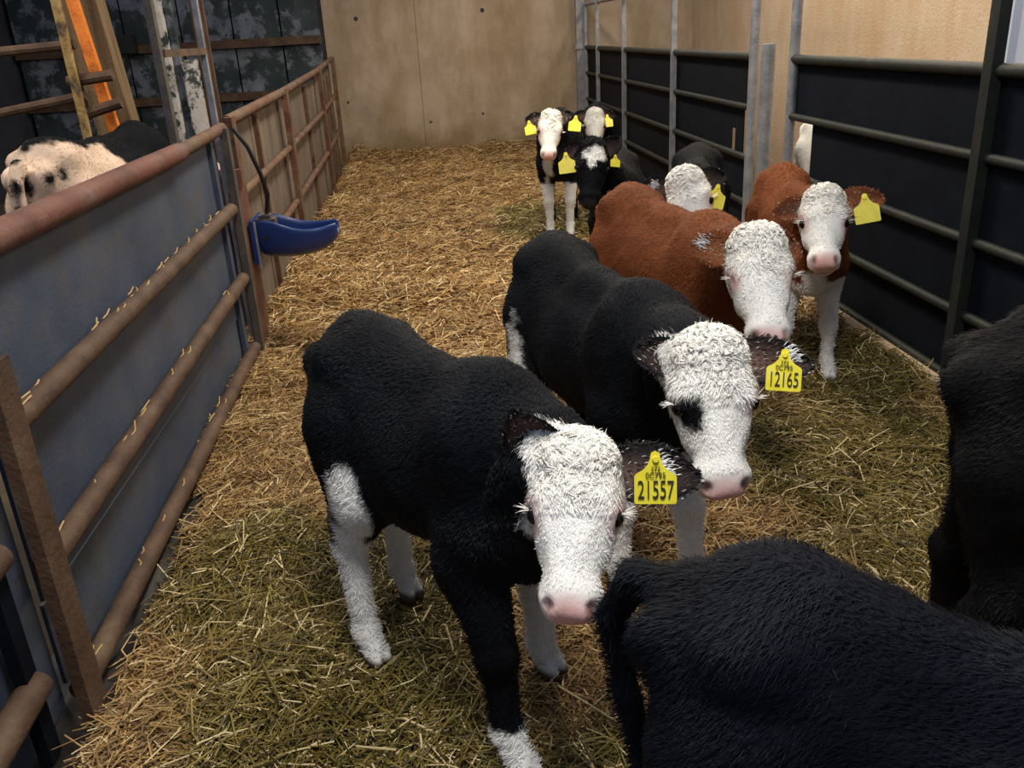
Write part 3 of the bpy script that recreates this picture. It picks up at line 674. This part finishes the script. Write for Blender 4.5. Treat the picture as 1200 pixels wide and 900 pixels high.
    # coat of short hair
    if fur:
        A = V[F[:, 0]]; B = V[F[:, 1]]; D_ = V[F[:, 2]]; E_ = V[F[:, 3]]
        ar = np.linalg.norm(np.cross(D_-A, E_-B), axis=1)*.5
        vis = (((CAMP-(A @ Rw + o0)) * (N[F[:, 0]] @ Rw)).sum(1) > -.35)
        pr = ar*np.where(vis, 1, .35); hf = np.linalg.norm(((A-pl) @ Hm)/hs-np.array([.14, 0, -.05]), axis=1) < .2; pr = pr*np.where(hf, 2.0, 1)
        pr = pr*np.where(A[:, 2] < .03, 0, 1); pr /= pr.sum()
        fi = rr.choice(len(F), fur, p=pr); u, v_ = rr.random((2, fur, 1))
        P = A[fi]*(1-u)*(1-v_)+B[fi]*u*(1-v_)+D_[fi]*u*v_+E_[fi]*(1-u)*v_; Nf = N[F[fi, 0]]; Cf = C[F[fi, 0]]
        hc = ((P-pl) @ Hm)/hs; hc[:, 0] = (hc[:, 0]-.022)/.95; isH = (np.linalg.norm(hc-np.array([.16, 0, -.06]), axis=1) < .20) & (hc[:, 0] > -.04)
        flow = np.tile(np.array([-1., 0, -.55]), (fur, 1)) + .9*np.stack([wob(P, 14, seed+20), wob(P, 14, seed+21), wob(P, 14, seed+22)], 1)
        flow[isH] = (x[None]*1.0+.9*np.stack([wob(P[isH], 40, seed+30), wob(P[isH], 40, seed+31), wob(P[isH], 40, seed+32)], 1))
        Lf = np.full(fur, furL); top = isH & (hc[:, 0] < .15); Lf[isH] = .009*hs; Lf[top] = .015*hs
        nose = isH & ((hc[:, 0] > .295) | (np.linalg.norm(hc*[1, 1, 1]-np.array([.15, 0, -.04])-np.sign(hc[:, 1:2])*np.array([0, .078, 0]), axis=1) < .03)); keep = ~nose & (P[:, 2] > .03)
        lf = np.full(fur, .30); lf[isH] = .22; lf[top] = .5
        o = link('coat_hair', fast_mesh('coat_hair', *strands(P[keep], Nf[keep], flow[keep], Lf[keep], furW, Cf[keep]*1.05, lf[keep], rr), False), root, HAIR); tag(o, kind='stuff')
    # curly forelock
    if curls:
        hcV = Hc; ok = np.where((hcV[:, 0] < .125-.9*np.abs(hcV[:, 1])+.03*np.sin(hcV[:, 1]*90)) & (hcV[:, 0] > -.03) & (hcV[:, 2] > -.06) & (np.abs(hcV[:, 1]) < .075) & inhead & (C[:, 0] > .3))[0]
        Vs, Qs, Cs = [], [], []; off = 0; nn_ = 3; ns = 12
        for c in rr.choice(ok, curls):
            p0 = V[c]; nrm = N[c]; hcx = Hc[c, 0]; T = x*rr.normal(.5, .6)+y*rr.normal(0, .8); T = _n(T-nrm*(T@nrm)); S = np.cross(nrm, T)
            R0 = rr.uniform(.007, .013)*hs*(1.1 if hcx < .06 else .8); turns = rr.uniform(.55, 1.25); adv = rr.uniform(.008, .020)*hs; sg = rr.choice([-1, 1])
            shade = rr.uniform(.95, 1.05)
            for m in range(4):
                R1 = R0*(1-.17*m); tt = np.linspace(0, 1, ns); an = tt*turns*2*np.pi*sg+rr.normal(0, .12); Rr = R1*(1-.35*tt)
                cl = p0[None]+T[None]*(tt*adv+.0022*m*hs)[:, None]+nrm[None]*(Rr*np.sin(an)*.40+.0015+.003*tt+rr.normal(0, .0007))[:, None]+S[None]*(Rr*(np.cos(an)-.5))[:, None]
                tg = np.gradient(cl, axis=0); tg /= np.linalg.norm(tg, axis=1)[:, None]; aa = np.cross(tg, T[None]+.01); aa /= np.linalg.norm(aa, axis=1)[:, None]+1e-9; bb = np.cross(tg, aa)
                rad = .0017*hs*np.sin(np.pi*np.clip(tt*.85+.15, 0, 1))**.5+.0002
                k2 = np.arange(nn_)*2*np.pi/nn_
                ring = cl[:, None]+rad[:, None, None]*(np.cos(k2)[None, :, None]*aa[:, None]+np.sin(k2)[None, :, None]*bb[:, None])
                Vs.append(ring.reshape(-1, 3)); i0 = np.arange(ns-1)[:, None]*nn_; j = np.arange(nn_)[None]; j2 = (j+1) % nn_
                Qs.append(np.stack([i0+j, i0+j2, i0+nn_+j2, i0+nn_+j], -1).reshape(-1, 4)+off); off += ns*nn_
                Cs.append(np.tile(np.clip(wv*shade*rr.uniform(.97, 1.03)*np.array([1.02, 1., .97]), 0, .95), (ns*nn_, 1)))
        o = link('forelock', fast_mesh('forelock', np.vstack(Vs), np.vstack(Qs), np.vstack(Cs)), root, HAIR); tag(o, kind='stuff')
    # pale lashes
    if lashes and fur and white_face:
        n3 = 26; Ps, Ns, Ds = [], [], []
        for sd in (-1, 1):
            for i in range(n3//2):
                a = -.9+1.8*i/(n3/2-1); Ps.append(HP(.150-.012*math.cos(a), sd*.087, -.040+.012*math.sin(a))); Ns.append(Hm @ np.array([-.3, 0, .5])); Ds.append(Hm @ np.array([-.15, sd*1.0, .15]))
        cc = np.tile(np.array([.75, .73, .68]), (n3, 1))
        o = link('eyelashes', fast_mesh('eyelashes', *strands(np.array(Ps), np.array(Ns), np.array(Ds), .026*hs, .0022, cc, .2, rr), False), root, HAIR); tag(o, kind='stuff')
    return root

TL = lambda big, mid='', top='': [t for t in ((big, .62, -.34, .56), (mid, .20, .02, .9), (top, .17, .17, .9)) if t[0]]
W3 = np.array(WHITE)

# 1 nearest calf, looking into the lens
calf('black calf with curly white face and yellow tag 21557 standing in front on the straw',
     (-.215, 2.03), (.09, 1.62), [(.16, 1.78), (.06, 1.46), (-.20, 2.16), (-.28, 1.88)],
     px(678, 502, 1.47), px(667, 695, 1.25), s=1.08, hs=.98, legk=1.2, h=.0085, fur=60000, turn=-4, seed=11, curls=420, tail=[(-.12, 0, .70), (-.17, 0, .66), (-.19, 0, .56), (-.19, 0, .42)], sag=.0,
     socks=[(1, .10, W3*.9), (0, .44, W3*.75), (2, .47, W3*.7), (3, .34, W3*.9)],
     marks=[(px(412, 590, 1.86), (.055, .10, .10), W3*.9), (px(408, 650, 1.84), (.035, .09, .09), W3*.9), (px(420, 720, 1.84), (.06, .09, .12), W3*.9), (px(527, 618, 1.74), (.04, .10, .03), W3)],
     ears={-1: dict(wd=(-.40, -.12, .95), wn=(-.2, -.9, .1), W=.10, L=.155, wtuft=(.38, .0), ntuft=300, pale=.15, inner=(.26, .16, .12)), 1: dict(wd=(.95, .05, -.10), wn=(.1, -.6, .75), W=.11, L=.185, pale=.10, fringe=.05, wtuft=(.62, -.3))},
     tags=[(px(768, 558, 1.34), .075, 8, -2, TL('21557', '0C795', '372'))])
# 2 behind it, dark patch round one eye
calf('black calf with dark patch round one eye on its white face, yellow tag 12165',
     (.36, 2.78), (.52, 2.12), [(.62, 1.98), (.42, 2.06), (.42, 2.75), (.20, 2.62)],
     px(832, 380, 1.80), px(854, 556, 1.62), s=1.08, hs=1.08, h=.009, fur=52000, turn=14, seed=23, curls=300, legk=1.15, girth=1.05,
     socks=[(0, .42, W3*.85), (1, .30, W3*.85)], hmarks=[((.162, -.060, -.025), (.050, .036, .06), BLACK)],
     marks=[(px(607, 430, 2.6), (.03, .12, .13), W3*.8), (px(622, 455, 2.5), (.04, .05, .07), W3*.6), (px(800, 590, 1.95), (.02, .05, .04), BLACK)],
     ears={-1: dict(wd=(-.65, .7, .28), wn=(-.2, -.8, .5), W=.07, L=.11), 1: dict(wd=(.97, .0, -.07), wn=(.1, -.55, .8), W=.105, L=.17, pale=.10, fringe=.05, wtuft=(.75, -.5), inner=(.15, .09, .07))},
     tags=[(px(919, 432, 1.70), .074, 3, -1, TL('12165', '0C795', '372'))])
# 3 red-brown, eyes half shut
calf('red-brown calf with fluffy white face and closed eyes behind the eye-patched calf',
     (.80, 3.62), (.96, 2.95), None, px(888, 258, 2.60), px(903, 368, 2.38), base=BROWN, s=1.08, hs=1.12, h=.011, fur=36000, turn=13, seed=31, curls=300, legk=1.1, furW=.003, closed=True, girth=1.08,
     hmarks=[((.163, -.070, -.020), (.006, .024, .026), (.10, .05, .04))], marks=[(px(848, 372, 2.6), (.04, .05, .03), (.45, .28, .15))],
     ears={-1: dict(wd=(-.75, .35, .25), wn=(-.2, -.8, .5), wtuft=(.75, .3), inner=(.30, .14, .07)), 1: dict(wd=(.7, .7, .1), wn=(.1, -.8, .5))})
# 4 brown and white, standing alert by the right gate
calf('brown calf with white face, white chest and forelegs standing against the right gate',
     (1.68, 4.18), (1.56, 3.52), [(1.66, 3.48), (1.46, 3.52), None, None], px(966, 214, 3.34), px(968, 298, 3.10), base=BROWN, s=1.02, hs=1.02, h=.011, fur=26000, turn=6, seed=37, curls=150, furW=.0032,
     socks=[(0, .46, W3*.85), (1, .46, W3*.85)], marks=[(px(955, 350, 3.3), (.13, .12, .12), W3*.85)],
     ears={-1: dict(wd=(-.85, .5, -.1), wn=(-.1, -.8, .5), W=.085), 1: dict(wd=(.95, .0, .18), wn=(.05, -.75, .6), W=.10, L=.175, inner=(.32, .13, .07), wtuft=(.1, .3))},
     tags=[(px(1015, 243, 3.28), .094, 4, 12, TL(''))])
# 5 black calf looking down behind the red-brown one
calf('black calf with woolly white face looking down behind the red-brown calf',
     (1.42, 4.75), (1.22, 4.15), None, px(797, 194, 3.78), px(818, 275, 3.60), s=1.08, hs=1.08, h=.013, fur=15000, turn=-4, seed=41, curls=120, furW=.0036,
     ears={-1: dict(wd=(-.8, .4, .3), wn=(-.1, -.8, .5), wtuft=(.6, .2)), 1: dict(wd=(.9, .3, .15), wn=(0, -.8, .5))},
     tags=[(px(839, 229, 3.72), .085, 10, -15, TL(''))])
# 6 black with a small star
calf('black faced calf with a small white star on its forehead and two yellow tags',
     (1.10, 5.35), (.96, 4.72), [(1.0, 4.65), (.88, 4.68), None, None], px(697, 158, 4.42), px(693, 236, 4.26), s=1.0, hs=.98, h=.013, fur=12000, turn=8, seed=43, furW=.004, white_face=False,
     hmarks=[((.085, .0, -.0), (.036, .055, .07), W3*1.05), ((.12, -.01, .0), (.035, .022, .07), W3*1.05), ((.075, -.026, 0), (.009, .009, .06), BLACK)],
     ears={-1: dict(wd=(-.9, .3, .0), wn=(-.1, -.9, .3)), 1: dict(wd=(.75, .3, .55), wn=(.0, -.9, .3))},
     tags=[(px(664, 190, 4.40), .085, 0, 5, TL('')), (px(721, 188, 4.40), .05, 20, -10, TL(''))])
# 7 farthest standing calf with white legs
calf('small black calf with white face and white forelegs standing near the end wall',
     (1.02, 7.25), (.93, 6.78), [(1.0, 6.72), (.85, 6.75), None, None], px(647, 127, 6.35), px(644, 179, 6.20), s=1.12, hs=.98, h=.014, fur=9000, turn=6, seed=47, curls=70, furW=.005,
     socks=[(0, .40, W3*.75), (1, .40, W3*.75)], marks=[(px(643, 205, 6.6), (.045, .15, .16), W3*.6)],
     ears={-1: dict(wd=(-.9, .3, .15), wn=(-.1, -.9, .3), pale=.6), 1: dict(wd=(.75, .3, .45), wn=(.0, -.9, .3), pale=.6)},
     tags=[(px(621, 149, 6.35), .08, 0, 8, TL('')), (px(674, 144, 6.35), .09, 0, -8, TL(''))])
# 8 in the far corner
calf('dark calf with grey-white face in the far right corner behind the others',
     (1.55, 8.45), (1.50, 7.95), None, px(697, 124, 7.45), px(697, 163, 7.3), s=1.04, hs=1.0, h=.016, fur=5000, turn=0, seed=53, furW=.006, white_scale=.62,
     marks=[(px(691, 118, 7.6), (.04, .2, .03), W3*.7)], ears={-1: dict(wd=(-.9, .3, .2), wn=(-.1, -.9, .3)), 1: dict(wd=(.9, .3, .1), wn=(.0, -.9, .3))},
     tags=[(px(712, 141, 7.45), .085, 0, 5, TL(''))])
# 9 black rump filling the lower right corner
calf('shaggy black calf seen from behind, cut off by the lower right corner',
     (.385, .915), (.925, .525), None, (1.28, .30, .78), (1.42, .2, .50), base=(.003, .0042, .0085), s=1.04, hs=1.0, h=.009, fur=90000, furL=.020, furW=.0015, seed=59, white_face=False, facedir=(.5, -.6, .6), girth=1.12,
     tail=[(-.12, 0, .745), (-.185, .01, .735), (-.222, .01, .66), (-.195, .0, .54), (-.155, -.01, .40)])
# 10 dark calf at the right edge
calf('very dark calf at the right edge of the picture in front of the gate',
     (1.14, 1.44), (1.63, 1.13), [None, None, (1.12, 1.60), (1.05, 1.33)], (1.85, .92, 1.0), (1.88, .7, .75), base=(.0028, .0026, .0034), s=1.19, hs=1.1, h=.011, fur=40000, furL=.02, furW=.0018, seed=61, white_face=False, facedir=(0, -1, .6), girth=1.25, legk=1.5, tail=[(-.10, 0, .74), (-.12, 0, .68), (-.115, 0, .56), (-.10, 0, .46)])
# spotted cow over the left gate
cw = (.66, .50, .39)
calf('cream and black spotted cow standing beyond the left gate', (-1.92, 4.55), (-1.80, 5.65), None, (-1.75, 6.45, .85), (-1.75, 6.6, .5), base=cw, s=1.40, hs=1.4, h=.02, fur=9000, furW=.004, seed=67, white_face=False, facedir=(0, 1, .8), girth=1.05,
     name='cow', cat='cow', group='cattle beyond the pen',
     marks=[((-1.85, 5.75, 1.1), (.6, .72, .7), BLACK), (px(50, 168, 4.6), (.04, .14, .08), BLACK), (px(12, 178, 4.3), (.05, .2, .06), BLACK), (px(25, 218, 4.3), (.03, .2, .055), BLACK), (px(55, 210, 4.3), (.018, .2, .035), BLACK),
            (px(72, 206, 4.4), (.016, .2, .045), BLACK), (px(30, 245, 4.3), (.016, .2, .02), BLACK), ((-1.90, 4.95, 1.17), (.13, .6, .075), BLACK), (px(98, 160, 4.9), (.08, .2, .05), BLACK)])
# animal seen through the gap in the right gate
calf('white and black calf glimpsed in the passage through the gap in the right gate', (2.75, 6.2), (2.80, 5.55), None, (3.0, 5.12, .9), (3.05, 4.95, .62), base=tuple(W3*.8), s=1.05, hs=1.05, h=.018, fur=4000, furW=.005, seed=71,
     group='cattle beyond the pen', marks=[(px(936, 170, 5.6), (.05, .4, .13), (.05, .03, .02)), (px(918, 172, 5.6), (.02, .4, .06), BLACK), (px(925, 158, 5.6), (.012, .4, .04), BLACK)])
